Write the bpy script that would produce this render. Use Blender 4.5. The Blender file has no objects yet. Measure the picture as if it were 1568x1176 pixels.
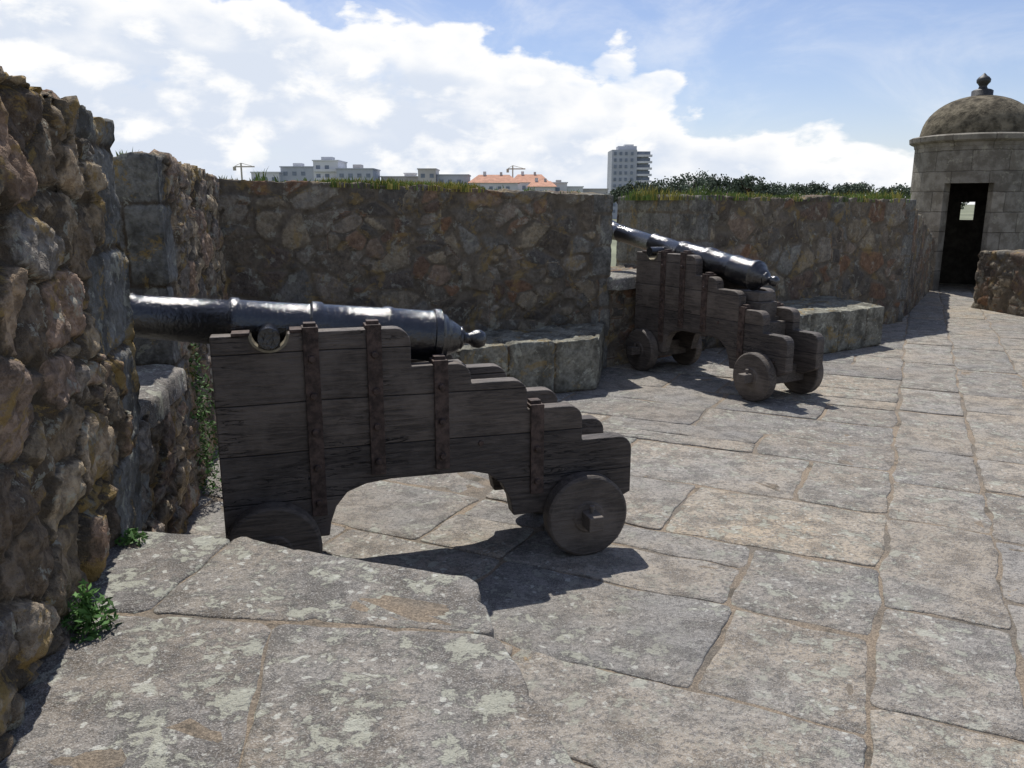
import bpy, bmesh, math, random
from mathutils import Vector, Matrix, noise
random.seed(7)
R=random.random
def U(a,b): return a+(b-a)*R()
scene=bpy.context.scene
COL=scene.collection

# ------------------------------------------------------------------ node helpers
def new_mat(name):
    m=bpy.data.materials.new(name); m.use_nodes=True
    nt=m.node_tree; b=nt.nodes['Principled BSDF']
    return m,nt,b
class NT:
    def __init__(s,nt): s.nt=nt
    def n(s,t,**k):
        x=s.nt.nodes.new(t)
        for a,v in k.items(): setattr(x,a,v)
        return x
    def set(s,sock,v):
        if hasattr(v,'is_output') or isinstance(v,bpy.types.NodeSocket): s.nt.links.new(v,sock)
        else: sock.default_value=v
    def math(s,op,a,b=0.0,c=0.0,clamp=False):
        x=s.n('ShaderNodeMath',operation=op,use_clamp=clamp)
        s.set(x.inputs[0],a); s.set(x.inputs[1],b); s.set(x.inputs[2],c)
        return x.outputs[0]
    def mix(s,f,a,b,bt='MIX'):
        x=s.n('ShaderNodeMix',data_type='RGBA',blend_type=bt)
        s.set(x.inputs[0],f)
        for i,v in ((6,a),(7,b)):
            if isinstance(v,(tuple,list)): v=tuple(v)+((1,) if len(v)==3 else ())
            s.set(x.inputs[i],v)
        return x.outputs[2]
    def noise(s,vec,scale,detail=4,rough=.55,dist=0.):
        x=s.n('ShaderNodeTexNoise'); s.set(x.inputs['Vector'],vec)
        x.inputs['Scale'].default_value=scale; x.inputs['Detail'].default_value=detail
        x.inputs['Roughness'].default_value=rough; x.inputs['Distortion'].default_value=dist
        return x.outputs[0]
    def voro(s,vec,scale,feat='F1'):
        x=s.n('ShaderNodeTexVoronoi',feature=feat); s.set(x.inputs['Vector'],vec); x.inputs['Scale'].default_value=scale
        return x
    def warp(s,vec,scale,amt,detail=3):
        x=s.n('ShaderNodeTexNoise'); s.set(x.inputs['Vector'],vec); x.inputs['Scale'].default_value=scale; x.inputs['Detail'].default_value=detail
        a=s.n('ShaderNodeVectorMath',operation='SUBTRACT'); s.set(a.inputs[0],x.outputs['Color']); a.inputs[1].default_value=(.5,.5,.5)
        b=s.n('ShaderNodeVectorMath',operation='SCALE'); s.set(b.inputs[0],a.outputs[0]); b.inputs['Scale'].default_value=amt
        c=s.n('ShaderNodeVectorMath',operation='ADD'); s.set(c.inputs[0],vec); s.set(c.inputs[1],b.outputs[0]); return c.outputs[0]
    def ss(s,v,a,b,o0=0.,o1=1.):
        x=s.n('ShaderNodeMapRange',interpolation_type='SMOOTHSTEP')
        s.set(x.inputs[0],v); s.set(x.inputs[1],a); s.set(x.inputs[2],b); s.set(x.inputs[3],o0); s.set(x.inputs[4],o1)
        return x.outputs[0]
    def ramp(s,f,stops,interp='LINEAR'):
        x=s.n('ShaderNodeValToRGB'); x.color_ramp.interpolation=interp
        el=x.color_ramp.elements
        while len(el)<len(stops): el.new(.5)
        for e,(p,c) in zip(el,stops): e.position=p; e.color=tuple(c)+(1,)
        s.set(x.inputs[0],f); return x.outputs[0]
    def attr(s,name):
        x=s.n('ShaderNodeAttribute'); x.attribute_name=name; return x.outputs['Fac']
    def bump(s,h,dist,strength=1.,norm=None):
        x=s.n('ShaderNodeBump'); s.set(x.inputs['Height'],h); x.inputs['Distance'].default_value=dist; x.inputs['Strength'].default_value=strength
        if norm: s.set(x.inputs['Normal'],norm)
        return x.outputs[0]
    def obj(s): return s.n('ShaderNodeTexCoord').outputs['Object']

# ------------------------------------------------------------------ materials
def mat_rubble(name,stops,mortar,ashc,lich=.5,bumpd=.012,mw=(.03,.13),ochre=.5,con=1.):
    m,nt,b=new_mat(name); N=NT(nt); o=N.obj()
    c=N.ramp(N.attr('cell'),stops)
    n1=N.noise(o,5,5,.6); n2=N.noise(o,34,4,.65); n4=N.noise(o,13,6,.7)
    lo=1-.42*con
    c=N.mix(N.ss(n2,.35,.60),N.mix(1,c,(lo,lo*.96,lo*.94),'MULTIPLY'),c)
    c=N.mix(N.ss(n4,.36,.60),N.mix(1,c,(1-.34*con,)*3,'MULTIPLY'),N.mix(1,c,(1.22,1.18,1.12),'MULTIPLY'))
    asc=N.mix(N.ss(n1,.35,.65),ashc,tuple(x*.6 for x in ashc))
    asc=N.mix(N.ss(n2,.3,.7),N.mix(1,asc,(.55,.55,.54),'MULTIPLY'),asc)
    c=N.mix(N.attr('ash'),c,asc)
    ef=N.math('ADD',N.attr('edge'),N.math('MULTIPLY',N.math('SUBTRACT',n2,.5),.16))
    mo=N.mix(N.ss(n4,.35,.65),mortar,tuple(x*.65 for x in mortar))
    c=N.mix(N.math('MULTIPLY',N.ss(ef,mw[0],mw[1],1,0),N.ss(n1,.3,.5,.8,1.)),c,mo)
    c=N.mix(N.math('MULTIPLY',N.ss(N.noise(o,8,7,.7,.4),.575,.61),lich),c,(.38,.38,.31))
    c=N.mix(N.math('MULTIPLY',N.ss(n1,.50,.66),.50*con),c,(.06,.055,.046))
    c=N.mix(N.math('MULTIPLY',N.ss(N.noise(o,4.3,6,.75,.6),.55,.62),ochre),c,(.30,.205,.07))
    nt.links.new(c,b.inputs['Base Color']); b.inputs['Roughness'].default_value=.95; b.inputs['Specular IOR Level'].default_value=.15
    h=N.math('ADD',N.math('MULTIPLY',n2,1.1),N.math('MULTIPLY',n4,1.2))
    nt.links.new(N.bump(h,bumpd,1.),b.inputs['Normal'])
    return m
WARM=[(0,(.12,.095,.075)),(.2,(.28,.225,.155)),(.38,(.40,.33,.235)),(.52,(.165,.15,.135)),(.66,(.42,.345,.24)),(.8,(.31,.215,.155)),(1,(.28,.26,.23))]
DARK=[(0,(.08,.07,.06)),(.18,(.165,.14,.11)),(.34,(.245,.225,.19)),(.46,(.20,.12,.075)),(.6,(.11,.103,.095)),(.74,(.28,.24,.175)),(.88,(.09,.082,.074)),(1,(.205,.20,.18))]
M_warm=mat_rubble('rubble_warm',WARM,(.10,.08,.058),(.25,.245,.225),.6,.018,ochre=.7)
M_dark=mat_rubble('rubble_grey',DARK,(.165,.138,.105),(.24,.23,.205),.40,.008,(.06,.17),.45,.6)
M_ban=mat_rubble('banquette_stone',[(0,(.22,.22,.19)),(.5,(.30,.29,.24)),(1,(.34,.28,.2))],(.10,.08,.06),(.30,.29,.24),.75,.010)

def mat_slab(name,lich=1.,area0=.40,tone=1.):
    m,nt,b=new_mat(name); N=NT(nt); o=N.obj()
    cell=N.attr('cell')
    T=lambda *c: tuple(x*tone for x in c)
    c=N.ramp(cell,[(0,T(.22,.21,.20)),(.25,T(.33,.305,.27)),(.45,T(.25,.24,.225)),(.7,T(.41,.36,.29)),(.85,T(.28,.265,.245)),(1,T(.35,.325,.29))])
    cm=N.n('ShaderNodeCombineXYZ'); N.set(cm.inputs[0],N.math('MULTIPLY',cell,37.)); N.set(cm.inputs[1],N.math('MULTIPLY',cell,91.))
    va=N.n('ShaderNodeVectorMath',operation='ADD'); N.set(va.inputs[0],o); N.set(va.inputs[1],cm.outputs[0]); v=va.outputs[0]
    n0=N.noise(v,1.7,4); n1=N.noise(v,7,7,.70); n2=N.noise(v,50,4,.7); n3=N.noise(v,210,2,.6)
    c=N.mix(N.ss(n0,.35,.65),c,N.mix(1,c,(1.16,1.07,.95),'MULTIPLY'))
    c=N.mix(N.ss(n1,.40,.54),N.mix(1,c,(.57,.565,.56),'MULTIPLY'),c)
    c=N.mix(N.math('MULTIPLY',N.ss(n2,.50,.60),.68),c,(.115,.11,.105))
    c=N.mix(N.math('MULTIPLY',N.ss(n3,.52,.62),.5),c,(.48,.46,.43))
    area=N.ss(N.noise(o,1.1,4,.6),area0,area0+.20)
    wv=N.warp(v,11,.11,5)
    l1=N.noise(wv,9.5,7,.74)
    c=N.mix(N.math('MULTIPLY',N.math('MULTIPLY',N.ss(l1,.49,.54),area),.42*lich),c,(.095,.095,.09))
    c=N.mix(N.math('MULTIPLY',N.math('MULTIPLY',N.ss(l1,.548,.585),area),min(1,.68*lich)),c,(.40,.40,.33))
    for sc,rad,amt,col in((8,.25,.62,(.43,.435,.37)),(26,.27,.68,(.50,.50,.45))):
        vo=N.voro(wv,sc); d=N.math('ADD',vo.outputs['Distance'],N.math('MULTIPLY',N.math('SUBTRACT',n2,.5),.42))
        sc_=N.n('ShaderNodeSeparateColor'); N.set(sc_.inputs[0],vo.outputs['Color']); on=N.ss(sc_.outputs[0],.40,.44)
        k=N.math('MULTIPLY',N.math('MULTIPLY',area,on),N.ss(n1,.40,.50,.2,1.))
        c=N.mix(N.math('MULTIPLY',N.math('MULTIPLY',N.ss(d,rad-.06,rad,1,0),k),min(1,amt*lich)),c,col)
    c=N.mix(N.math('MULTIPLY',N.ss(N.noise(o,3.1,6,.75,.6),.66,.70),.5*lich),c,(.40,.25,.08))
    nt.links.new(c,b.inputs['Base Color']); b.inputs['Roughness'].default_value=.93; b.inputs['Specular IOR Level'].default_value=.2
    h=N.math('ADD',N.math('ADD',N.math('MULTIPLY',n1,1.3),N.math('MULTIPLY',n2,.5)),N.math('MULTIPLY',n3,.18))
    nt.links.new(N.bump(h,.024,1.),b.inputs['Normal'])
    return m
M_slab=mat_slab('flagstone',1.,.36,.97)
M_slab2=mat_slab('flagstone_lichen',1.12,.14,.90)
def mat_simple(name,col,rough=.8,var=.35,scale=8,bd=0.,spec=.3,metal=0.):
    m,nt,b=new_mat(name); N=NT(nt); o=N.obj(); n=N.noise(o,scale,5,.65)
    c=N.mix(N.ss(n,.3,.7),tuple(x*(1-var) for x in col),tuple(min(1,x*(1+var)) for x in col))
    nt.links.new(c,b.inputs['Base Color']); b.inputs['Roughness'].default_value=rough; b.inputs['Specular IOR Level'].default_value=spec; b.inputs['Metallic'].default_value=metal
    if bd: nt.links.new(N.bump(N.noise(o,scale*4,4,.7),bd),b.inputs['Normal'])
    return m
m,nt,b=new_mat('sandy_mortar'); N=NT(nt); o=N.obj()
c=N.mix(N.ss(N.noise(o,2.3,4,.6),.36,.58),(.27,.235,.19),(.41,.325,.235))
c=N.mix(N.math('MULTIPLY',N.ss(N.noise(o,6,5,.7),.53,.64),.8),c,(.13,.115,.09))
c=N.mix(N.ss(N.noise(o,140,2,.7),.4,.65),N.mix(1,c,(.6,.6,.6),'MULTIPLY'),c)
nt.links.new(c,b.inputs['Base Color']); b.inputs['Roughness'].default_value=.97
nt.links.new(N.bump(N.noise(o,60,5,.75),.02),b.inputs['Normal']); M_sand=m
M_rust=mat_simple('rusty_iron',(.072,.050,.041),.7,.55,30,.003)
M_blackiron=mat_simple('dark_iron',(.03,.03,.03),.55,.5,30,.002,.5)
M_innershade=mat_simple('interior_stone_painted_shade',(.055,.05,.043),.95,.4,5,.01,.1)  # turret inside: the doorway's shade is put into a darker stone colour
M_dome=mat_simple('dome_stone',(.13,.112,.08),.95,.65,6,.03,.15)
M_grass=mat_simple('grass_blades',(.12,.18,.04),.8,.5,3)
M_yel=mat_simple('dry_moss',(.32,.28,.07),.9,.4,5)
M_leaf=mat_simple('weed_leaves',(.07,.15,.035),.7,.5,12)
M_pine=mat_simple('pine_foliage',(.095,.12,.085),.9,.45,.25)
M_trunk=mat_simple('pine_bark',(.09,.06,.045),.9,.3,1)
M_land=mat_simple('land',(.16,.17,.11),.95,.4,.02)
M_wallw=mat_simple('render_white',(.62,.62,.63),.9,.08,.1)
M_wallg=mat_simple('render_grey',(.40,.42,.46),.9,.1,.1)
M_wallb=mat_simple('render_beige',(.48,.455,.43),.9,.1,.1)
M_win=mat_simple('window_glass',(.18,.21,.26),.3,.2,.5)
M_tile=mat_simple('roof_tile',(.46,.25,.17),.9,.2,.6)
M_crane=mat_simple('crane_steel',(.42,.38,.3),.7,.1,1)
# painted barrel
m,nt,b=new_mat('black_gun_paint'); N=NT(nt); o=N.obj()
n1=N.noise(o,7,4,.6); n2=N.noise(o,44,4,.65)
nt.links.new(N.mix(N.ss(n2,.35,.7),(.005,.005,.007),(.015,.015,.018)),b.inputs['Base Color'])
nt.links.new(N.ss(n1,.3,.7,.13,.22),b.inputs['Roughness']); b.inputs['Specular IOR Level'].default_value=.95
nt.links.new(N.bump(N.math('ADD',n2,N.math('MULTIPLY',n1,.8)),.0058,1.),b.inputs['Normal']); M_gun=m
# carriage timber (x = along grain, z = up)
def mat_wood(name,seam):
    m,nt,b=new_mat(name); N=NT(nt); o=N.obj()
    mp=N.n('ShaderNodeMapping'); N.set(mp.inputs['Vector'],o); mp.inputs['Scale'].default_value=(1.3,6,15)
    g=N.noise(mp.outputs[0],3.,6,.7,1.2); g2=N.noise(mp.outputs[0],13.,4,.7)
    c=N.mix(N.ss(g,.3,.7),(.050,.042,.036),(.140,.117,.098))
    c=N.mix(N.math('MULTIPLY',N.ss(g2,.5,.66),.5),c,(.034,.029,.026))
    c=N.mix(N.math('MULTIPLY',N.ss(N.noise(o,3,6,.65),.46,.66),.6),c,(.190,.162,.138))
    h=N.math('ADD',g,N.math('MULTIPLY',g2,.5))
    if seam:
        sx=N.n('ShaderNodeSeparateXYZ'); N.set(sx.inputs[0],o)
        zz=N.math('ADD',sx.outputs[2],N.math('MULTIPLY',N.noise(o,1.2,2),.02))
        pp=N.math('PINGPONG',N.math('ADD',zz,.03),.105)
        s=N.math('MULTIPLY',N.ss(pp,.0,.0035,1,0),.8)
        c=N.mix(s,c,(.006,.005,.005)); h=N.math('SUBTRACT',h,N.math('MULTIPLY',s,1.2))
        fl=N.n('ShaderNodeMath',operation='FLOOR'); N.set(fl.inputs[0],N.math('DIVIDE',N.math('ADD',zz,.03),.21))
        tone=N.math('FRACT',N.math('MULTIPLY',N.math('SINE',N.math('MULTIPLY',fl.outputs[0],12.9)),43.7))
        c=N.mix(tone,N.mix(1,c,(.78,.78,.80),'MULTIPLY'),N.mix(1,c,(1.2,1.17,1.14),'MULTIPLY'))
        nz=N.noise(mp.outputs[0],1.1,5,.6,2.)
        k=N.math('MULTIPLY',N.math('MULTIPLY',N.ss(nz,.493,.503,1,0),N.ss(nz,.483,.493)),N.ss(N.noise(o,2,2),.45,.55))
        c=N.mix(k,c,(.006,.005,.005)); h=N.math('SUBTRACT',h,k)
    nt.links.new(c,b.inputs['Base Color']); b.inputs['Roughness'].default_value=.6; b.inputs['Specular IOR Level'].default_value=.35
    nt.links.new(N.bump(h,.008,1.),b.inputs['Normal']); return m
M_wood=mat_wood('tarred_timber',True); M_wood2=mat_wood('tarred_timber_plain',False)
# sentry ashlar : courses wrapped on the cylinder
m,nt,b=new_mat('sentry_ashlar'); N=NT(nt); o=N.obj(); ow=N.warp(o,3,.04)
sx=N.n('ShaderNodeSeparateXYZ'); N.set(sx.inputs[0],ow)
an=N.math('MULTIPLY',N.math('ARCTAN2',sx.outputs[1],sx.outputs[0]),1.03)
cb=N.n('ShaderNodeCombineXYZ'); N.set(cb.inputs[0],an); N.set(cb.inputs[1],sx.outputs[2])
br=N.n('ShaderNodeTexBrick'); N.set(br.inputs['Vector'],cb.outputs[0]); br.inputs['Scale'].default_value=1.
br.inputs['Brick Width'].default_value=.62; br.inputs['Row Height'].default_value=.36; br.inputs['Mortar Size'].default_value=.010; br.inputs['Mortar Smooth'].default_value=.6
br.inputs['Color1'].default_value=(.27,.245,.205,1); br.inputs['Color2'].default_value=(.185,.17,.145,1); br.inputs['Mortar'].default_value=(.13,.115,.095,1)
nn=N.noise(o,4,6,.68)
c=N.mix(N.ss(nn,.4,.62),N.mix(1,br.outputs[0],(.6,.58,.55),'MULTIPLY'),br.outputs[0])
c=N.mix(N.math('MULTIPLY',N.ss(N.noise(o,7,6,.7),.57,.64),.5),c,(.33,.31,.24))
nt.links.new(c,b.inputs['Base Color']); b.inputs['Roughness'].default_value=.95
nt.links.new(N.bump(N.math('SUBTRACT',N.noise(o,30,5),N.math('MULTIPLY',br.outputs['Fac'],.7)),.012),b.inputs['Normal']); M_sentry=m

# ------------------------------------------------------------------ mesh helpers
class MB:
    def __init__(s): s.v=[];s.f=[];s.m=[];s.c=[]
    def add(s,vs,fs,mi=0,cell=0.):
        o=len(s.v); s.v+= [tuple(v) for v in vs]; s.c+=[cell]*len(vs)
        for f in fs: s.f.append(tuple(o+i for i in f)); s.m.append(mi)
    def box(s,c,size,mi=0,rot=0.):
        x,y,z=[k/2 for k in size]; cr,sr=math.cos(rot),math.sin(rot); vs=[]
        for dz in(-z,z):
            for dx,dy in((-x,-y),(x,-y),(x,y),(-x,y)): vs.append((c[0]+dx*cr-dy*sr,c[1]+dx*sr+dy*cr,c[2]+dz))
        s.add(vs,[(3,2,1,0),(4,5,6,7),(0,1,5,4),(1,2,6,5),(2,3,7,6),(3,0,4,7)],mi)
    def cyl(s,p0,p1,r0,r1,n=12,mi=0):
        p0=Vector(p0);p1=Vector(p1);a=(p1-p0).normalized(); t=Vector((0,0,1)) if abs(a.z)<.9 else Vector((1,0,0))
        e=a.cross(t).normalized(); g=a.cross(e); vs=[]
        for p,r in((p0,r0),(p1,r1)):
            for i in range(n):
                w=2*math.pi*i/n; vs.append(p+e*(r*math.cos(w))+g*(r*math.sin(w)))
        fs=[(i,(i+1)%n,n+(i+1)%n,n+i) for i in range(n)]+[tuple(range(n))[::-1],tuple(range(n,2*n))]
        s.add(vs,fs,mi)
    def lathe(s,o,ax,prof,n=40,mi=0):
        o=Vector(o);a=Vector(ax).normalized(); t=Vector((0,1,0)) if abs(a.y)<.9 else Vector((1,0,0))
        e=a.cross(t).normalized(); g=a.cross(e); vs=[]
        for x,r in prof:
            for i in range(n):
                w=2*math.pi*i/n; vs.append(o+a*x+e*(r*math.cos(w))+g*(r*math.sin(w)))
        fs=[]
        for k in range(len(prof)-1):
            for i in range(n):
                j=(i+1)%n; fs.append((k*n+i,k*n+j,(k+1)*n+j,(k+1)*n+i))
        s.add(vs,fs,mi)
    def obj(s,name,mats,parent=None,smooth=False,cell=False,bevel=0.,fixn=True):
        me=bpy.data.meshes.new(name); me.from_pydata(s.v,[],s.f)
        for m_ in mats: me.materials.append(m_)
        me.polygons.foreach_set('material_index',s.m)
        if cell: a=me.attributes.new('cell','FLOAT','POINT'); a.data.foreach_set('value',s.c)
        if fixn:
            bm=bmesh.new(); bm.from_mesh(me); bmesh.ops.recalc_face_normals(bm,faces=bm.faces); bm.to_mesh(me); bm.free()
        if smooth: me.shade_smooth()
        me.update(); ob=bpy.data.objects.new(name,me); COL.objects.link(ob)
        if parent: ob.parent=parent
        if bevel:
            md=ob.modifiers.new('b','BEVEL'); md.width=bevel; md.segments=2; md.limit_method='ANGLE'; md.angle_limit=math.radians(35)
        return ob
def empty(name,loc=(0,0,0),rz=0.):
    e=bpy.data.objects.new(name,None); COL.objects.link(e); e.location=loc; e.rotation_euler=(0,0,rz); return e
def hsh(a,b=0.,c=0.):
    x=math.sin(a*12.9898+b*78.233+c*37.719)*43758.5453; return x-math.floor(x)
def sst(a,b,x):
    t=min(1,max(0,(x-a)/(b-a))); return t*t*(3-2*t)

# ------------------------------------------------------------------ rough masonry prism
def rubble(name,A,B,B2,A2,z0,zA,zB,res,mat,size=.24,amp=.03,quoin=(0,0),ash_all=0.,topn=.04,course=.30,seed=0.,fine=.012,outer=True,erode=0.,qamp=.5,small=.2,ew=.16):
    A,B,B2,A2=[Vector((p[0],p[1],0)) for p in (A,B,B2,A2)]
    L=(B-A).length; T=max((A2-A).length,(B2-B).length); dirv=(B-A).normalized()
    nu=max(2,int(L/res)); nw=max(2,int(T/(res*1.3))); nv=max(2,int((max(zA,zB)-z0)/res))
    bm=bmesh.new()
    def P(u,w,v):
        p=(A.lerp(B,u)).lerp(A2.lerp(B2,u),w); zt=zA+(zB-zA)*u
        return Vector((p.x,p.y,z0+(zt-z0)*v))
    def grid(fn,na,nb,flip):
        g=[[bm.verts.new(fn(i/na,j/nb)) for j in range(nb+1)] for i in range(na+1)]
        for i in range(na):
            for j in range(nb):
                q=(g[i][j],g[i+1][j],g[i+1][j+1],g[i][j+1]); bm.faces.new(q[::-1] if flip else q)
    grid(lambda a,b_:P(a,0,b_),nu,nv,False)
    grid(lambda a,b_:P(a,b_,1),nu,nw,False)
    grid(lambda a,b_:P(0,a,b_),nw,nv,True)
    grid(lambda a,b_:P(1,a,b_),nw,nv,False)
    bmesh.ops.remove_doubles(bm,verts=bm.verts,dist=res*.05)
    bm.normal_update()
    inn=Vector((dirv.y,-dirv.x,0))
    cells=[];edges=[];ashs=[];newp=[]
    for v in bm.verts:
        p=v.co; n=v.normal
        s=(p-A).dot(dirv); ps=p+Vector((seed,seed*2,0))
        onend=abs(n.dot(dirv))>.6; d_in=-(p-A).dot(inn)
        crs=math.floor(p.z/course); par=crs%2
        isash=False
        if ash_all: isash=True
        else:
            for k,(qd,dist) in enumerate(((quoin[0],s),(quoin[1],L-s))):
                if qd and dist<qd*(1. if par else .62)+.015*noise.noise(ps*9): isash=True
        fn=noise.fractal(ps*9,.9,2.1,4)
        fn2=noise.fractal(ps*34,.8,2.1,2)
        if isash:
            Lb=ash_all if ash_all else .55
            t=s if not onend else d_in
            if not ash_all and not onend: t=0.25
            wob=.012*noise.noise(ps*6)
            k=t/Lb+par*.5+hsh(crs)*.3; bi=math.floor(k); fr=(k-bi)*Lb
            fz=p.z+wob-crs*course
            e=min(fr,Lb-fr,fz,course-fz)
            if not ash_all and not onend:
                qd=quoin[0] if s<L/2 else quoin[1]; e=min(e,qd*(1. if par else .62)-min(s,L-s))
            if n.z>.7: e=min(fr,Lb-fr)
            cells.append(hsh(bi+seed,crs)); edges.append(max(0,e)/.14+.0); ashs.append(1.)
            d=-qamp*amp*(1-sst(0,.028,e))+.35*amp*fn+(hsh(bi,crs+seed)-.5)*.4*amp+fine*.6*fn2
            if erode: d-=erode*.35*(1-abs(noise.noise(ps*6)))**5
        else:
            sz=size*(1. if noise.noise(ps*1.9)<small else .55)
            q=ps+noise.noise_vector(ps*2.6)*.06+noise.noise_vector(ps*9)*.014
            q=Vector((q.x/sz,q.y/sz,q.z/(sz*.70)))
            ds,pt=noise.voronoi(q)
            e=ds[1]-ds[0]; rr=hsh(pt[0].x,pt[0].y,pt[0].z); r2_=hsh(pt[0].y,pt[0].z,pt[0].x); r3_=hsh(pt[0].z,pt[0].x,pt[0].y)
            cells.append(rr); edges.append(e); ashs.append(0.)
            off_=(q-Vector(pt[0])); tilt=(off_.x+off_.y)*(r2_-.5)+off_.z*(r3_-.5)
            d=amp*(sst(0,ew,e)-.55)*.9+(rr-.5)*amp*.7+tilt*amp*1.5+amp*.45*fn+fine*fn2
            if erode:
                pv=Vector((ps.x*5,ps.y*5,ps.z*3)); r1=1-abs(noise.noise(pv)); r2=1-abs(noise.noise(Vector((ps.x*13,ps.y*13,ps.z*9))))
                d+=-erode*r1**5-erode*.45*r2**6+erode*.35
        np_=p+n*d
        if n.z>.3: np_.z+= topn*noise.fractal(Vector((ps.x*2.3,ps.y*2.3,.5)),.9,2.,3)
        newp.append(np_)
    for v,q in zip(bm.verts,newp): v.co=q
    if outer:
        q=[bm.verts.new(x) for x in (P(0,1,0),P(1,1,0),P(1,1,1)-Vector((0,0,.02)),P(0,1,1)-Vector((0,0,.02)))]
        bm.faces.new(q[::-1])
        cells+=[.4]*4;edges+=[1.]*4;ashs+=[0.]*4
    me=bpy.data.meshes.new(name); bm.to_mesh(me); bm.free()
    for nm,dat in(('cell',cells),('edge',edges),('ash',ashs)):
        a=me.attributes.new(nm,'FLOAT','POINT'); a.data.foreach_set('value',dat)
    me.materials.append(mat); me.shade_smooth()
    ob=bpy.data.objects.new(name,me); COL.objects.link(ob); return ob

# left wall plane : m.p=-.688, direction e
def LW(Y): return ((-.688-.239*Y)/.971,Y)
out=Vector((-.971,-.239))
def off(p,k): return (p[0]+out.x*k,p[1]+out.y*k)
a0=LW(.75);a1=LW(3.09)
rubble('stone_merlon_wall',a0,a1,(a1[0]-1.35,a1[1]-.62),off(a0,1.35),.30,1.915,1.895,.0115,M_warm,size=.25,amp=.031,quoin=(0,.52),seed=1.3,fine=.009,topn=.035,erode=.03,course=.36,ew=.11)
b0=LW(-4.);b1=LW(.78)
rubble('stone_merlon_wall',b0,b1,off(b1,1.35),off(b0,1.35),0,1.92,1.92,.06,M_warm,size=.24,amp=.04,seed=4.)
c0=LW(2.9);c1=LW(4.1)
rubble('stone_breast_wall',c0,c1,off(c1,1.25),off(c0,1.25),-.02,.76,.76,.02,M_warm,size=.26,amp=.035,seed=2.,erode=.02)
d0=LW(3.93);Cc=(-2.27,6.35)
rubble('stone_merlon_wall',d0,Cc,(-3.6,7.2),(-3.0,3.95),-.02,1.82,1.80,.022,M_warm,size=.27,amp=.03,quoin=(.28,0),seed=3.,topn=.025,erode=.015,course=.4)
dd=Vector((.96+2.27,7.85-6.35)).normalized()
rubble('stone_parapet_wall',(Cc[0]-dd.x*.3,Cc[1]-dd.y*.3),(.96,7.85),(.25,9.25),(-3.45,7.6),-.02,1.785,1.68,.0175,M_dark,size=.30,amp=.018,quoin=(0,.22),seed=5.,topn=.03,fine=.004,small=.14,ew=.13)
rubble('stone_breast_wall',(.85,7.80),(2.15,8.80),(1.5,10.0),(.2,9.1),-.02,.84,.84,.03,M_dark,size=.26,amp=.02,seed=6.)
rubble('stone_merlon_wall',(2.0,8.75),(5.4,11.0),(4.55,12.2),(1.3,10.1),-.02,1.67,1.64,.025,M_dark,size=.40,amp=.022,quoin=(.26,.24),seed=7.,topn=.035,fine=.005,small=.15)
rubble('stone_parapet_wall',(5.36,11.02),(7.75,14.95),(7.0,15.6),(4.5,12.1),-.02,1.61,.93,.04,M_dark,size=.34,amp=.022,seed=8.,topn=.03)
rubble('stone_parapet_wall',(7.22,12.55),(8.1,6.2),(8.8,6.2),(7.95,12.7),-.02,.88,.88,.035,M_dark,size=.27,amp=.025,seed=9.,topn=.03)
# gun-steps (banquettes)
rubble('stone_banquette',(-2.02,5.575),(.745,6.86),(.93,7.9),(-2.3,6.5),-.02,.46,.46,.018,M_ban,ash_all=.44,course=.47,amp=.030,seed=11.,topn=.02,outer=False,qamp=1.)
rubble('stone_banquette',(2.75,8.12),(4.25,9.12),(3.9,10.1),(2.35,9.1),-.02,.46,.46,.024,M_ban,ash_all=.50,course=.47,amp=.030,seed=12.,topn=.02,outer=False,qamp=1.)
rubble('stone_banquette',(.33,.55),(-.145,2.25),(-1.42,2.61),(-1.0,.6),-.02,.458,.458,.03,M_ban,ash_all=.6,course=.5,amp=.008,seed=13.,topn=.0,outer=True)

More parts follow.
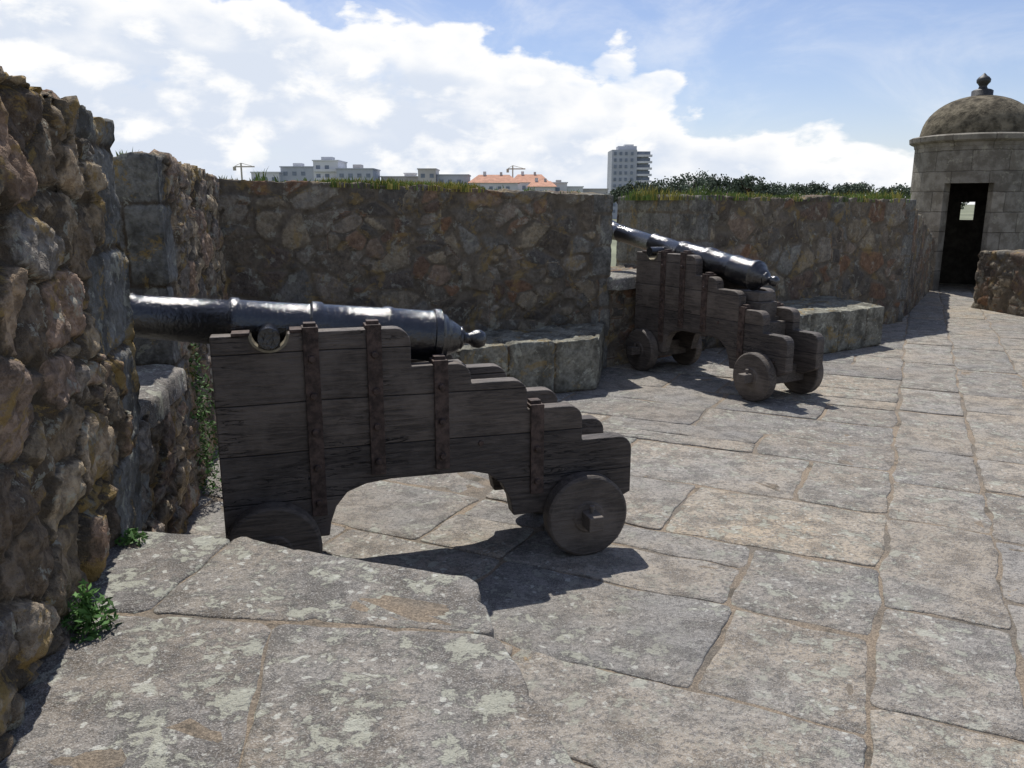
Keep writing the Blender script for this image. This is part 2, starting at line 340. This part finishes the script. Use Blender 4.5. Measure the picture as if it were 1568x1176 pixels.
# ------------------------------------------------------------------ slabs
def slab(mb,poly,z,thick,gap=.01,step=.06,jit=.006,rnd=.012,amp=.004,mi=0,cell=None,lf=.0):
    cell=R() if cell is None else cell
    n=len(poly); c=Vector((sum(p[0] for p in poly)/n,sum(p[1] for p in poly)/n)); pts=[]
    for i in range(n):
        p=Vector(poly[i]);q=Vector(poly[(i+1)%n]); k=max(2,int((q-p).length/step))
        for j in range(k):
            t=j/k
            x=p.lerp(q,t)
            if lf: x+=Vector((noise.noise((x.x*2.1,x.y*2.1,3.)),noise.noise((x.x*2.1,x.y*2.1,8.))))*lf
            if j==0: x=x+(c-x).normalized()*rnd*1.6
            x=x+(c-x).normalized()*gap
            x+=Vector((noise.noise((x.x*7,x.y*7,cell*9)),noise.noise((x.x*7,x.y*7,cell*9+5))))*jit*2
            x+=Vector((U(-1,1),U(-1,1)))*jit*.35
            pts.append(x)
    m_=len(pts); tx,ty=U(-1,1)*amp,U(-1,1)*amp; dz=U(-1,1)*amp; vs=[]
    rings=[(0,-thick),(0,-rnd),(rnd*.35,-rnd*.3),(rnd*1.1,0)]
    for ins,zz in rings:
        for x in pts:
            d=c-x; y=x+d.normalized()*ins; vs.append((y.x,y.y,z+zz+dz+(x-c).x*tx*2+(x-c).y*ty*2+(amp*.6*noise.noise((y.x*6,y.y*6,cell)) if zz>-thick else 0)))
    for sc in (.8,.55,.28):
        for x in pts:
            y=c+(x-c)*sc; vs.append((y.x,y.y,z+dz+(y-c).x*tx*2+(y-c).y*ty*2+amp*1.6*noise.fractal((y.x*5,y.y*5,cell),.9,2,3)))
    vs.append((c.x,c.y,z+dz)); fs=[]; nr=7
    for k in range(nr-1):
        for i in range(m_):
            j=(i+1)%m_; fs.append((k*m_+i,k*m_+j,(k+1)*m_+j,(k+1)*m_+i))
    for i in range(m_): fs.append(((nr-1)*m_+i,(nr-1)*m_+(i+1)%m_,nr*m_))
    mb.add(vs,fs,mi,cell)
FORT=[(-4,-8),(-3.3,3.4),(-3.75,7.45),(.3,9.35),(1.4,10.2),(4.6,12.3),(6.9,15.6),(7.2,17.2),(10.4,17.2),(10.8,14),(9.2,12.2),(14,-8)]
def inside(x,y,poly=FORT):
    r=False;j=len(poly)-1
    for i in range(len(poly)):
        xi,yi=poly[i];xj,yj=poly[j]
        if (yi>y)!=(yj>y) and x<(xj-xi)*(y-yi)/(yj-yi)+xi: r=not r
        j=i
    return r
g=Vector((.443,.896));pp=Vector((.896,-.443))
def W(p,q): v=pp*p+g*q; return (v.x,v.y)
mb=MB()
def put(poly):
    cx=sum(a for a,_ in poly)/4;cy=sum(b_ for _,b_ in poly)/4
    if inside(cx,cy) and cy>-3:
        slab(mb,poly,0,.03,gap=U(.004,.016) if cy<7 else U(.004,.011),amp=.003 if cy<8 else .002,step=.035 if cy<6 else .15,rnd=.007,jit=.008,lf=.034)
qs=[-5.2,-4.5,-3.8,-3.1,-2.4,-1.75,-1.1,-.45,.2,.85,1.45,1.92,2.43,3.06,3.72,4.45,5.22,5.72,6.3,6.85,7.5,8.1,8.7,9.3,9.9,10.6,11.3,12,12.7,13.4]
for i in range(len(qs)-1):
    hi=.016
    while hi>-9.5:
        w=U(.8,1.45) if R()<.8 else U(.4,.6); lo=hi-w
        split=R()<.10
        if split:
            k=U(.4,.6); qm=qs[i]+(qs[i+1]-qs[i])*k
            put([W(lo,qs[i]),W(hi,qs[i]),W(hi,qm),W(lo,qm)]); put([W(lo,qm),W(hi,qm),W(hi,qs[i+1]),W(lo,qs[i+1])])
        else: put([W(lo,qs[i]),W(hi,qs[i]),W(hi,qs[i+1]),W(lo,qs[i+1])])
        hi=lo
ps=[.016,.486,1.02,1.62,2.1,2.75,3.3,3.9,4.5,5.2,5.9,6.6,7.4,8.2,9.,10.,11.,12.,13.]
for i in range(len(ps)-1):
    q=-6+U(0,.6)
    while q<20:
        h=U(.6,1.4)
        put([W(ps[i],q),W(ps[i+1],q),W(ps[i+1],q+h),W(ps[i],q+h)])
        q+=h
pav=mb.obj('stone_paving',[M_slab],smooth=True,cell=True,fixn=True)
# banquette capping slabs in the foreground
mb=MB(); zt=.475
for poly,cl in(([(-1.44,2.69),(-.955,2.60),(-1.035,2.07),(-1.29,2.07)],.0),
             ([(-.955,2.60),(-.74,2.50),(-.109,2.295),(-.085,2.15),(-.033,1.965),(-.55,2.02),(-1.035,2.07)],.42),
             ([(-1.28,2.07),(-.99,2.06),(-.66,2.02),(-.555,1.40),(-1.11,1.36)],.06),
             ([(-.66,2.02),(-.33,1.99),(-.033,1.965),(.06,1.68),(.15,1.38),(-.555,1.40)],.88),
             ([(-1.12,1.36),(-.50,1.39),(-.42,.72),(-.96,.7)],.8),([(-.50,1.39),(.15,1.38),(.34,.72),(-.42,.72)],.4)):
    slab(mb,poly,zt,.14,gap=.003,step=.03,jit=.006,rnd=.010,amp=.004,cell=cl)
mb.obj('banquette_capping',[M_slab2],smooth=True,cell=True)
mb=MB(); mb.add([(.27,.6,.467),(-.16,2.18,.467),(-.20,2.25,.467),(-.96,2.54,.467),(-1.42,2.62,.467),(-1.0,.6,.467)],[(0,1,2,3,4,5)]); mb.obj('banquette_joint_mortar',[M_sand])
# sill stones of the embrasures
mb=MB()
s0=LW(3.10);s1=LW(3.92);slab(mb,[(s0[0]+.03,s0[1]),(s1[0]+.05,s1[1]),(s1[0]-.4,s1[1]+.02),(s0[0]-.4,s0[1]-.1)],.83,.12,rnd=.03,amp=.012,jit=.016,cell=.1)
slab(mb,[(.98,7.72),(1.95,8.55),(1.65,9.0),(.72,8.2)],.9,.12,rnd=.03,amp=.008,jit=.008,cell=.3)
mb.obj('embrasure_sill',[M_slab2],smooth=True,cell=True)
# rampart mass, its top is the sandy bedding of the flagstones
mb=MB(); n=len(FORT)
mb.add([(x,y,-.0055) for x,y in FORT],[tuple(range(n))[::-1]],0)
mb.add([(x,y,-.0055) for x,y in FORT]+[(x,y,-6.2) for x,y in FORT],[(i,(i+1)%n,n+(i+1)%n,n+i) for i in range(n)],1)
mb.obj('rampart',[M_sand,M_dome])
mb=MB(); mb.add([(-4000,-4000,-6),(4000,-4000,-6),(4000,4000,-6),(-4000,4000,-6)],[(0,1,2,3)]); mb.obj('ground',[M_land])

# ------------------------------------------------------------------ cannon
OUT=[(1.576,.2),(1.576,1.085),(1.43,1.085)]
for k in range(9):
    w=math.pi*k/8; OUT.append((1.351+.072*math.cos(w),1.085-.066*math.sin(w)))
def rnd_step(s0,s1,zt,zb):
    r=min(.065,(zt-zb)*.8); o=[(s0,zt)]
    for k in range(6):
        w=math.pi/2*k/5; o.append((s1+r-r*math.sin(w),zt-r+r*math.cos(w)))
    o.append((s1,zb)); return o
OUT+=[(1.24,1.09)]+rnd_step(1.2,.781,1.09,.925)+rnd_step(.74,.521,.925,.835)+rnd_step(.48,.264,.835,.70)+rnd_step(.22,0.,.70,.535)+rnd_step(-.03,-.25,.535,.26)
OUT+=[(-.12,.2),(.33,.2),(.345,.28),(.385,.36),(.45,.412),(.52,.43),(.88,.432),(.99,.42),(1.07,.39),(1.12,.33),(1.145,.26),(1.154,.2)]
def cheek(y0,y1):
    mb=MB(); n=len(OUT)
    vs=[(s,y0,z) for s,z in OUT]+[(s,y1,z) for s,z in OUT]
    mb.add(vs,[tuple(range(n)),tuple(range(n,2*n))[::-1]]+[(i,(i+1)%n,n+(i+1)%n,n+i) for i in range(n)],0); return mb
mat_brass=mat_simple('worn_bearing_metal',(.25,.22,.16),.55,.3,30,0,.5,.5)
def cannon(loc,rz,br_s,br_z,mz_s,mz_z,trun_s,sc=1.):
    e=empty('cannon',loc,rz); e.scale=(sc,sc,sc)
    o=Vector((br_s,0,br_z)); ax=Vector((mz_s-br_s,0,mz_z-br_z)); L=ax.length; ax.normalize()
    f=lambda t:t*L
    prof=[(-.235,0),(-.232,.018),(-.222,.034),(-.20,.043),(-.175,.040),(-.158,.028),(-.148,.024),(-.135,.026),(-.12,.045),(-.115,.052),(-.105,.052),(-.1,.06),(-.07,.075),(-.045,.09),(-.04,.1),(-.03,.103),(-.012,.117),(-.01,.124),(.02,.124),(.024,.116),(.05,.113),(f(.10),.113),(f(.105),.118),(f(.12),.118),(f(.125),.111),(f(.25),.107),(f(.255),.116),(f(.275),.116),(f(.28),.103),(f(.42),.099),(f(.425),.107),(f(.44),.107),(f(.445),.096),(f(.62),.088),(f(.625),.095),(f(.64),.095),(f(.645),.085),(f(.88),.076),(f(.885),.083),(f(.895),.083),(f(.90),.078),(f(.95),.088),(f(.975),.098),(f(.985),.1),(f(.995),.094),(f(1.),.075),(f(1.),.05),(f(.9),.045)]
    mb=MB(); mb.lathe(o,ax,prof,48)
    tp=o+ax*((trun_s-br_s)/ax.x)
    mb.cyl((tp.x,-.245,tp.z-.02),(tp.x,.245,tp.z-.02),.043,.043,28)
    ob=mb.obj('barrel',[M_gun],e); ob.data.shade_smooth()
    md=ob.modifiers.new('e','EDGE_SPLIT'); md.split_angle=math.radians(50)
    for nm,y0,y1 in(('left_cheek',.128,.21),('right_cheek',-.21,-.128)):
        cheek(y0,y1).obj(nm,[M_wood],e,bevel=.006)
    mb=MB()
    for sg in(1,-1):
        yo=.21*sg
        for s,zt_,zb in((1.19,1.09,.30),(.935,1.09,.46),(.655,.925,.46),(.22,.70,.30)):
            mb.box((s,yo+.006*sg,(zt_+zb)/2+.01),(.062,.012,zt_-zb+.02),0)
            mb.box((s,.169*sg,zt_+.010),(.066,.10,.014),0)
            mb.box((s,.169*sg,zt_+.024),(.05,.05,.018),0)
            z=zb+.06
            while z<zt_-.03:
                mb.cyl((s,yo+.012*sg,z),(s,yo+.026*sg,z),.017,.013,8,0); z+=.155
        for s,z in((1.5,.3),(1.27,.3),(.1,.3),(-.13,.33)):
            mb.cyl((s,yo,z),(s,yo+.014*sg,z),.016,.014,8,0)
        n=10; vs=[]
        for yy in(.126*sg,.216*sg):
            for k in range(n+1):
                w=math.pi*k/n; vs.append((1.351+.070*math.cos(w),yy,1.087-.064*math.sin(w))); vs.append((1.351+.079*math.cos(w),yy,1.085-.073*math.sin(w)))
        fs=[]; M_=2*(n+1)
        for k in range(n):
            a=2*k; fs+= [(a,a+2,a+3,a+1),(M_+a,M_+a+1,M_+a+3,M_+a+2),(a,M_+a,M_+a+2,a+2)]
        mb.add(vs,fs,1)
        mb.box((1.46,.169*sg,1.09),(.07,.09,.012),0); mb.box((1.245,.169*sg,1.096),(.05,.09,.012),0)
        mb.cyl((.48,.205*sg,.56),(.48,.218*sg,.56),.014,.012,8,0)
    mb.obj('iron_straps',[M_rust,mat_brass],e,bevel=.002)
    mb=MB()
    mb.box((1.40,0,.70),(.10,.256,.5),0); mb.box((.62,0,.60),(.95,.256,.06),0)
    mb.box((.12,0,.50),(.10,.256,.20),0)
    mb.box((br_s+.12,0,.69),(.55,.19,.12),0)
    zq=br_z-.125
    mb.add([(br_s-.12,-.08,.752),(br_s+.28,-.08,.752),(br_s+.28,.08,.752),(br_s-.12,.08,.752),(br_s-.12,-.08,zq),(br_s+.28,-.08,zq-.01),(br_s+.28,.08,zq-.01),(br_s-.12,.08,zq)],[(3,2,1,0),(4,5,6,7),(0,1,5,4),(1,2,6,5),(2,3,7,6),(3,0,4,7)],0)
    mb.box((0,0,.20),(.14,.44,.14),0); mb.box((1.385,0,.20),(.14,.44,.14),0)
    for s in(0,1.385):
        for sg in(1,-1): mb.box((s,.325*sg,.195),(.070,.17,.070),0)
    mb.obj('axles_and_transoms',[M_wood2],e,bevel=.005)
    k=0
    for s in(0,1.385):
        for sg in(1,-1):
            k+=1; mb=MB(); r=.195
            mb.lathe((s,.225*sg,.195),(0,sg,0),[(0,.0),(0,r-.01),(.008,r),(.074,r),(.084,r-.012),(.0845,.075),(.092,.068),(.092,0)],48)
            mb.cyl((s,.350*sg,.245),(s,.350*sg,.15),.009,.009,8,0)
            mb.cyl((s,.350*sg,.265),(s,.350*sg,.245),.014,.014,8,0)
            mb.obj('truck_wheel_%d'%k,[M_wood2],e,bevel=.003)
    return e
cannon((.265,3.758,0),math.atan2(-.279,-.960),.632,1.014,2.62,1.235,1.351)
cannon((2.235,6.60,0),math.atan2(.866,-.5),.30,.95,2.32,1.265,1.351,1.05)

# ------------------------------------------------------------------ sentry turret
SC=(8.70,15.68)
st=empty('sentry_turret',(SC[0],SC[1],0))
nseg=64; dA=2*math.pi/nseg; ND=8
cam_ang=math.atan2(-SC[1],-SC[0]); door=cam_ang-math.radians(2)
ray=Vector((.5642,1.022)).normalized(); perp=Vector((-ray.y,ray.x)); k=perp.dot(Vector(SC))
foot=perp*(-k)
RO,RI=1.025,.80
wp=foot+ray*math.sqrt(.9**2-k*k); wang=math.atan2(wp.y,wp.x)
start=door-ND/2*dA
wi=round(((wang-start)%(2*math.pi))/dA-.5)
zb=[-.02,1.27,1.62,1.95,2.66]
def openc(i,b_):
    i%=nseg
    if b_ in(0,1,2) and i<ND: return True
    if b_==1 and abs(i-wi)<=1: return True
    return False
mb=MB(); ro,ri=RO,RI
def cp(i,r,z): a=start+i*dA; return (r*math.cos(a),r*math.sin(a),z)
for i in range(nseg):
    for b_ in range(4):
        if openc(i,b_): continue
        z0,z1=zb[b_],zb[b_+1]
        mb.add([cp(i,ro,z0),cp(i+1,ro,z0),cp(i+1,ro,z1),cp(i,ro,z1)],[(0,1,2,3)])
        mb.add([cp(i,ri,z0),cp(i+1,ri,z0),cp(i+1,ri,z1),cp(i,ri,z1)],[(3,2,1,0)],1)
        if openc(i-1,b_): mb.add([cp(i,ri,z0),cp(i,ro,z0),cp(i,ro,z1),cp(i,ri,z1)],[(0,1,2,3)])
        if openc(i+1,b_): mb.add([cp(i+1,ri,z0),cp(i+1,ro,z0),cp(i+1,ro,z1),cp(i+1,ri,z1)],[(0,1,2,3)])
        if b_<3 and openc(i,b_+1): mb.add([cp(i,ri,z1),cp(i+1,ri,z1),cp(i+1,ro,z1),cp(i,ro,z1)],[(0,1,2,3)])
        if b_>0 and openc(i,b_-1): mb.add([cp(i,ri,z0),cp(i+1,ri,z0),cp(i+1,ro,z0),cp(i,ro,z0)],[(3,2,1,0)])
mb.obj('turret_body',[M_sentry,M_innershade],st,fixn=False)
mb=MB()
mb.lathe((0,0,0),(0,0,1),[(2.60,.75),(2.60,1.035),(2.66,1.05),(2.68,1.10),(2.70,1.13),(2.78,1.14),(2.80,1.10),(2.815,1.0),(2.815,0)],64)
mb.obj('cornice',[M_sentry],st)
mb=MB()
pr=[(2.80,.965),(2.84,.97)]+[(2.84+.70*math.sin(t*math.pi/2/12),.96*math.cos(t*math.pi/2/12)**.95) for t in range(1,12)]+[(3.54,.16)]
mb.lathe((0,0,0),(0,0,1),pr,64); ob=mb.obj('dome',[M_dome],st,smooth=True)
mb=MB(); mb.lathe((0,0,0),(0,0,1),[(3.46,.21),(3.52,.21),(3.54,.18),(3.62,.18),(3.64,.15),(3.66,.08),(3.70,.065),(3.73,.08),(3.77,.115),(3.82,.12),(3.86,.09),(3.89,.045),(3.91,.03),(3.94,.0)],24)
mb.obj('finial',[M_blackiron],st,smooth=True)

# ------------------------------------------------------------------ vegetation
def blades(mb,x,y,z,n,h,spread,mi=0):
    for _ in range(n):
        a=U(0,6.28); r=spread*math.sqrt(R()); bx,by=x+r*math.cos(a),y+r*math.sin(a)
        hh=h*U(.4,1.); w=U(.003,.007); t=U(0,6.28); lx,ly=U(-.5,.5)*hh,U(-.5,.5)*hh
        c,s=math.cos(t)*w,math.sin(t)*w
        mb.add([(bx-c,by-s,z-.03),(bx+c,by+s,z-.03),(bx+lx*.4+c*.8,by+ly*.4+s*.8,z+hh*.6),(bx+lx*.4-c*.8,by+ly*.4-s*.8,z+hh*.6),(bx+lx,by+ly,z+hh)],[(0,1,2,3),(3,2,4)],mi)
mb=MB()
for _ in range(420):
    t=U(.25,.62); x=Cc[0]+(.96-Cc[0])*t; y=Cc[1]+(7.85-Cc[1])*t; k=U(.0,.5)
    blades(mb,x-dd.y*k,y+dd.x*k,1.78-.1*t,14,U(.02,.085)*U(.5,1.2),.07,1 if R()<.5 else 0)
for _ in range(90):
    t=R(); x=Cc[0]+(.96-Cc[0])*t; y=Cc[1]+(7.85-Cc[1])*t; k=U(.05,.9)
    blades(mb,x-dd.y*k,y+dd.x*k,1.77-.1*t,10,U(.02,.08),.05)
for (x,y,z,h) in((-2.05,6.75,1.78,.13),(-1.85,4.0,1.79,.08)): blades(mb,x,y,z,18,h,.04)
d3=Vector((3.4,2.25)).normalized()
for _ in range(760):
    t=R(); x=2.0+3.4*t;y=8.75+2.25*t; k=U(.02,1.2)
    blades(mb,x-d3.y*k,y+d3.x*k,1.66-.03*t,16,U(.02,.085)*U(.5,1.3)*(1.8 if t<.08 or t>.85 else 1),.09,1 if R()<.3 else 0)
mb.obj('wall_top_grass',[M_grass,M_yel],fixn=False)
def weed(name,x,y,z,n,r,h):
    mb=MB()
    for _ in range(n):
        a=U(0,6.28); rr=r*R(); cx,cy,cz=x+rr*math.cos(a),y+rr*math.sin(a),z+h*R()*(1-rr/r*.6)
        s=U(.005,.011); n1=Vector((U(-1,1),U(-1,1),U(-.3,1))).normalized(); n2=n1.cross(Vector((U(-1,1),U(-1,1),U(-1,1)))).normalized()
        c=Vector((cx,cy,cz)); mb.add([c-n1*s*1.8,c+n2*s*.6,c+n1*s*1.8,c-n2*s*.6],[(0,1,2,3)])
    mb.obj(name,[M_leaf],fixn=False)
weed('weed_plant',-1.14,1.97,.47,420,.07,.15)
weed('weed_plant',-1.30,2.56,.47,120,.05,.05)
weed('weed_plant',-1.74,4.35,.0,1300,.15,.95)
# distant pines
mb=MB()
def pine(x,y,zt,hw):
    base=-6; H=zt-base; ch=min(H*.45,hw*.9)
    mb.cyl((x,y,base),(x+U(-1,1),y,zt-ch*.6),.45,.25,8,1)
    for _ in range(5):
        a=U(0,6.28); mb.cyl((x,y,zt-ch*1.3),(x+hw*.6*math.cos(a),y+hw*.6*math.sin(a),zt-ch*.5),.18,.06,6,1)
    for _ in range(38):
        a=U(0,6.28); r=hw*math.sqrt(R())*.95; cz=zt-ch*(.18+.72*R()) - (r/hw)**2*ch*.45+ch*.05; cr=U(.9,1.9)*hw/6
        cx,cy=x+r*math.cos(a),y+r*math.sin(a)
        for _ in range(60):
            d=Vector((random.gauss(0,1),random.gauss(0,1),random.gauss(0,.7))); d=d.normalized()*cr*R()**.4
            s=U(.18,.38); n1=Vector((U(-1,1),U(-1,1),U(-1,1))).normalized(); n2=n1.cross(Vector((U(-1,1),U(-1,1),U(-1,1)))).normalized()
            c=Vector((cx,cy,cz))+d; mb.add([c-n1*s,c+n2*s,c+n1*s,c-n2*s],[(0,1,2,3)],0)
for x,zt_,hw in((38,7.8,5.5),(43,8.8,6.5),(50,10.3,7.5),(58,11.,8),(65,9.6,6),(70.5,10.0,4.6),(76,7.6,6),(80,8.2,6),(82.5,7.4,6.5),(89.5,8.4,6),(94.5,7.7,5.5),(102,8.0,6.5),(107,8.2,5.5),(112,7.4,6.5),(118,7.,6),(124,6.4,6),(132,6.,7),(33,7.,5),(46,8.2,7),(73,7.6,7),(98,7.2,7)):
    pine(x,250+U(-6,6),zt_,hw)
mb.obj('pine_trees',[M_pine,M_trunk],fixn=False)

# ------------------------------------------------------------------ distant town
def block(mb,x0,x1,zt,y,dep,mw,fl=3.,ww=1.5,gap=3.2,balc=False):
    mb.box(((x0+x1)/2,y+dep/2,(zt-6)/2),(x1-x0,dep,zt+6),mw)
    mb.box(((x0+x1)/2,y+dep/2,zt+.2),(x1-x0+.6,dep+.6,.4),mw)
    z=zt-2.2
    while z>-4:
        x=x0+1.4
        while x<x1-1.4:
            mb.box((x+ww/2-.4,y-.03,z),(ww,.12,1.4),3); x+=gap
        if balc: mb.box(((x0+x1)/2,y-.5,z-1.1),(x1-x0-.6,1.,.9),mw)
        z-=fl
mats=[M_wallw,M_wallg,M_wallb,M_win,M_tile]
mb=MB()
for x0,x1,zt_,mw in((-94,-84,12.2,0),(-84,-72,14.2,1),(-72,-63,16.4,0),(-63,-50,13.4,1)): block(mb,x0,x1,zt_,300+U(-2,2),16,mw,balc=(mw==0))
mb.box((-68,308,17.),(4,5,2.2),1); mb.box((-57,308,14.4),(3,5,2),2); mb.box((-79,308,15.),(3,5,1.8),0)
mb.obj('apartment_block',mats)
mb=MB(); block(mb,-49,-34.5,11.0,310,14,2); block(mb,-41,-37,12.4,316,6,0); mb.obj('apartment_block',mats)
mb=MB(); block(mb,-34,-27.6,13.4,300,14,2); block(mb,-27.5,-15.9,11.4,302,14,1); mb.obj('apartment_block',mats)
def redhouse(name,x0,x1,ze,zr,y,dep):
    mb=MB(); mb.box(((x0+x1)/2,y+dep/2,(ze-6)/2),(x1-x0,dep,ze+6),0)
    o_=.8; X0,X1,Y0,Y1=x0-o_,x1+o_,y-o_,y+dep+o_; ym=(Y0+Y1)/2; ins=(x1-x0)*.22
    mb.add([(X0,Y0,ze),(X1,Y0,ze),(X1,Y1,ze),(X0,Y1,ze),(X0+ins,ym,zr),(X1-ins,ym,zr)],[(0,1,5,4),(1,2,5),(2,3,4,5),(3,0,4),(3,2,1,0)],4)
    x=x0+1.5
    while x<x1-1.5:
        for z in(ze-2,ze-5): mb.box((x,y-.05,z),(1.2,.14,1.5),3)
        x+=3
    mb.box((x0+(x1-x0)*.3,ym,zr+.2),(1.1,1.1,1.8),0); mb.box((x0+(x1-x0)*.65,ym,zr+.1),(.9,.9,1.6),2)
    mb.obj(name,mats)
redhouse('red_roof_house',-15.,2.,8.6,11.6,295,12)
redhouse('red_roof_house',0.,13.5,9.2,12.3,312,13)
redhouse('red_roof_house',6,15,7.2,9.2,290,10)
mb=MB(); block(mb,14.8,20,8.6,300,10,0); block(mb,20.2,26,7.2,303,10,0); mb.box((17,303,9.2),(2,2,1.2),2); mb.obj('white_house',mats)
mb=MB(); block(mb,26.5,36,6.5,310,10,2); mb.obj('white_house',mats)
mb=MB()
X0,X1,ZT,Y=48.,60.,26.5,400.
mb.box((54,Y+9,(ZT-6)/2),(12,18,ZT+6),1); mb.box((62.3,Y+10,(ZT-7)/2),(7.5,15,ZT+4),1)
mb.box((56,Y+9,ZT+1),(9,8,2),1); mb.box((57,Y+9,ZT+2.4),(4.5,4,1.),0)
z=ZT-1.8
while z>-3:
    for x in(49.6,52.2,54.8,57.6): mb.box((x,Y-.1,z),(1.2,.4,1.5),3)
    mb.box((63.2,Y+1.9,z-.9),(8.6,2.4,1.0),0); mb.box((63.0,Y+2.4,z+.4),(7.4,.5,1.5),3)
    z-=3.
mb.obj('apartment_tower',mats)
def crane(x,y,zt_,jib,cj):
    mb=MB(); mb.box((x,y,(zt_-6)/2),(.5,.5,zt_+6),0); mb.box((x+(jib-cj)/2,y,zt_-1.2),(jib+cj,.35,.45),0)
    mb.add([(x,y,zt_),(x+jib*.8,y,zt_-1.),(x+jib*.8,y,zt_-.85),(x,y,zt_+.2)],[(0,1,2,3)]); mb.add([(x,y,zt_),(x-cj*.9,y,zt_-1.),(x-cj*.9,y,zt_-.85),(x,y,zt_+.2)],[(0,1,2,3)])
    mb.box((x-cj,y,zt_-1.9),(1.,.6,1.4),0); mb.obj('tower_crane',[M_crane])
crane(.3,330,16.,5,2); crane(-101,310,16.,5,2.5)

# ------------------------------------------------------------------ world: sky and clouds
w=bpy.data.worlds.new('World'); scene.world=w; w.use_nodes=True; nt=w.node_tree; N=NT(nt)
bg=nt.nodes['Background']; bg.inputs['Strength'].default_value=.095
sky=N.n('ShaderNodeTexSky',sky_type='NISHITA'); sky.sun_disc=False
sky.sun_elevation=math.radians(60.6); sky.sun_rotation=math.radians(-12.3); sky.air_density=1.; sky.dust_density=.4; sky.ozone_density=1.8
tc=N.n('ShaderNodeTexCoord').outputs['Generated']
sx=N.n('ShaderNodeSeparateXYZ'); N.set(sx.inputs[0],tc)
az=N.math('ARCTAN2',sx.outputs[0],sx.outputs[1]); el=N.math('ARCSINE',sx.outputs[2])
cb=N.n('ShaderNodeCombineXYZ'); N.set(cb.inputs[0],N.math('MULTIPLY',az,4.)); N.set(cb.inputs[1],N.math('MULTIPLY',el,7.5)); cb.inputs[2].default_value=3.3
v=cb.outputs[0]
n1=N.noise(v,1.5,7,.55,.2); n2=N.noise(v,4.,6,.6,.1)
vo=N.n('ShaderNodeTexVoronoi',feature='SMOOTH_F1'); N.set(vo.inputs['Vector'],N.warp(v,3,.25,3)); vo.inputs['Scale'].default_value=3.6; vo.inputs['Smoothness'].default_value=.3
puff=N.math('SUBTRACT',.45,vo.outputs['Distance'])
azc=N.math('MINIMUM',N.math('MAXIMUM',az,-1.2),.9)
bound=N.math('MAXIMUM',N.math('SUBTRACT',.182,N.math('MULTIPLY',azc,.25)),.03)
dens=N.math('SUBTRACT',bound,el)
dens=N.math('ADD',dens,N.math('MULTIPLY',N.math('SUBTRACT',n1,.5),.24))
dens=N.math('ADD',dens,N.math('MULTIPLY',N.math('SUBTRACT',n2,.5),.07))
dens=N.math('ADD',dens,N.math('MULTIPLY',puff,.10))
mask=N.ss(dens,-.002,.022)
cir=N.math('MULTIPLY',N.ss(N.noise(v,1.1,6,.62,.8),.42,.74),N.ss(az,-.1,.4,.5,.3))
mask=N.math('MAXIMUM',mask,cir)
mask=N.math('MULTIPLY',mask,N.ss(N.noise(v,1.7,5,.55,.3),.32,.44,.55,1.))
# billow shading: bright crowns, blue-grey undersides of each puff
sh=N.math('ADD',N.noise(v,2.6,7,.6,.2),N.math('MULTIPLY',puff,-.34))
shade=N.math('MULTIPLY',N.ss(sh,.36,.56),N.ss(dens,.02,.12,0,1))
cc=N.mix(shade,(10.8,10.8,10.8),(7.6,8.3,9.5))
skc=N.mix(1,sky.outputs[0],(1.08,1.05,1.2),'MULTIPLY')
haze=N.ss(el,-.02,.16,.45,.08); skc=N.mix(haze,skc,(8.4,9.1,10.1))
nt.links.new(N.mix(mask,skc,cc),bg.inputs['Color'])
w.cycles.sampling_method='MANUAL'; w.cycles.sample_map_resolution=256

# sun
sd=bpy.data.lights.new('sun','SUN'); sd.energy=5.; sd.angle=math.radians(.5); sd.color=(1,.965,.91)
so=bpy.data.objects.new('sun',sd); COL.objects.link(so); so.rotation_euler=Vector((.12,-.55,-1)).to_track_quat('-Z','Y').to_euler(); so.location=(0,0,30)
# camera
cd=bpy.data.cameras.new('camera'); cd.sensor_width=36; cd.lens=28.24; cd.clip_end=9000; cd.clip_start=.05
co=bpy.data.objects.new('camera',cd); COL.objects.link(co); co.location=(0,0,1.6); co.rotation_euler=(math.radians(90-12.7),0,0)
scene.camera=co
scene.view_settings.view_transform='Standard'; scene.view_settings.look='None'; scene.view_settings.exposure=0
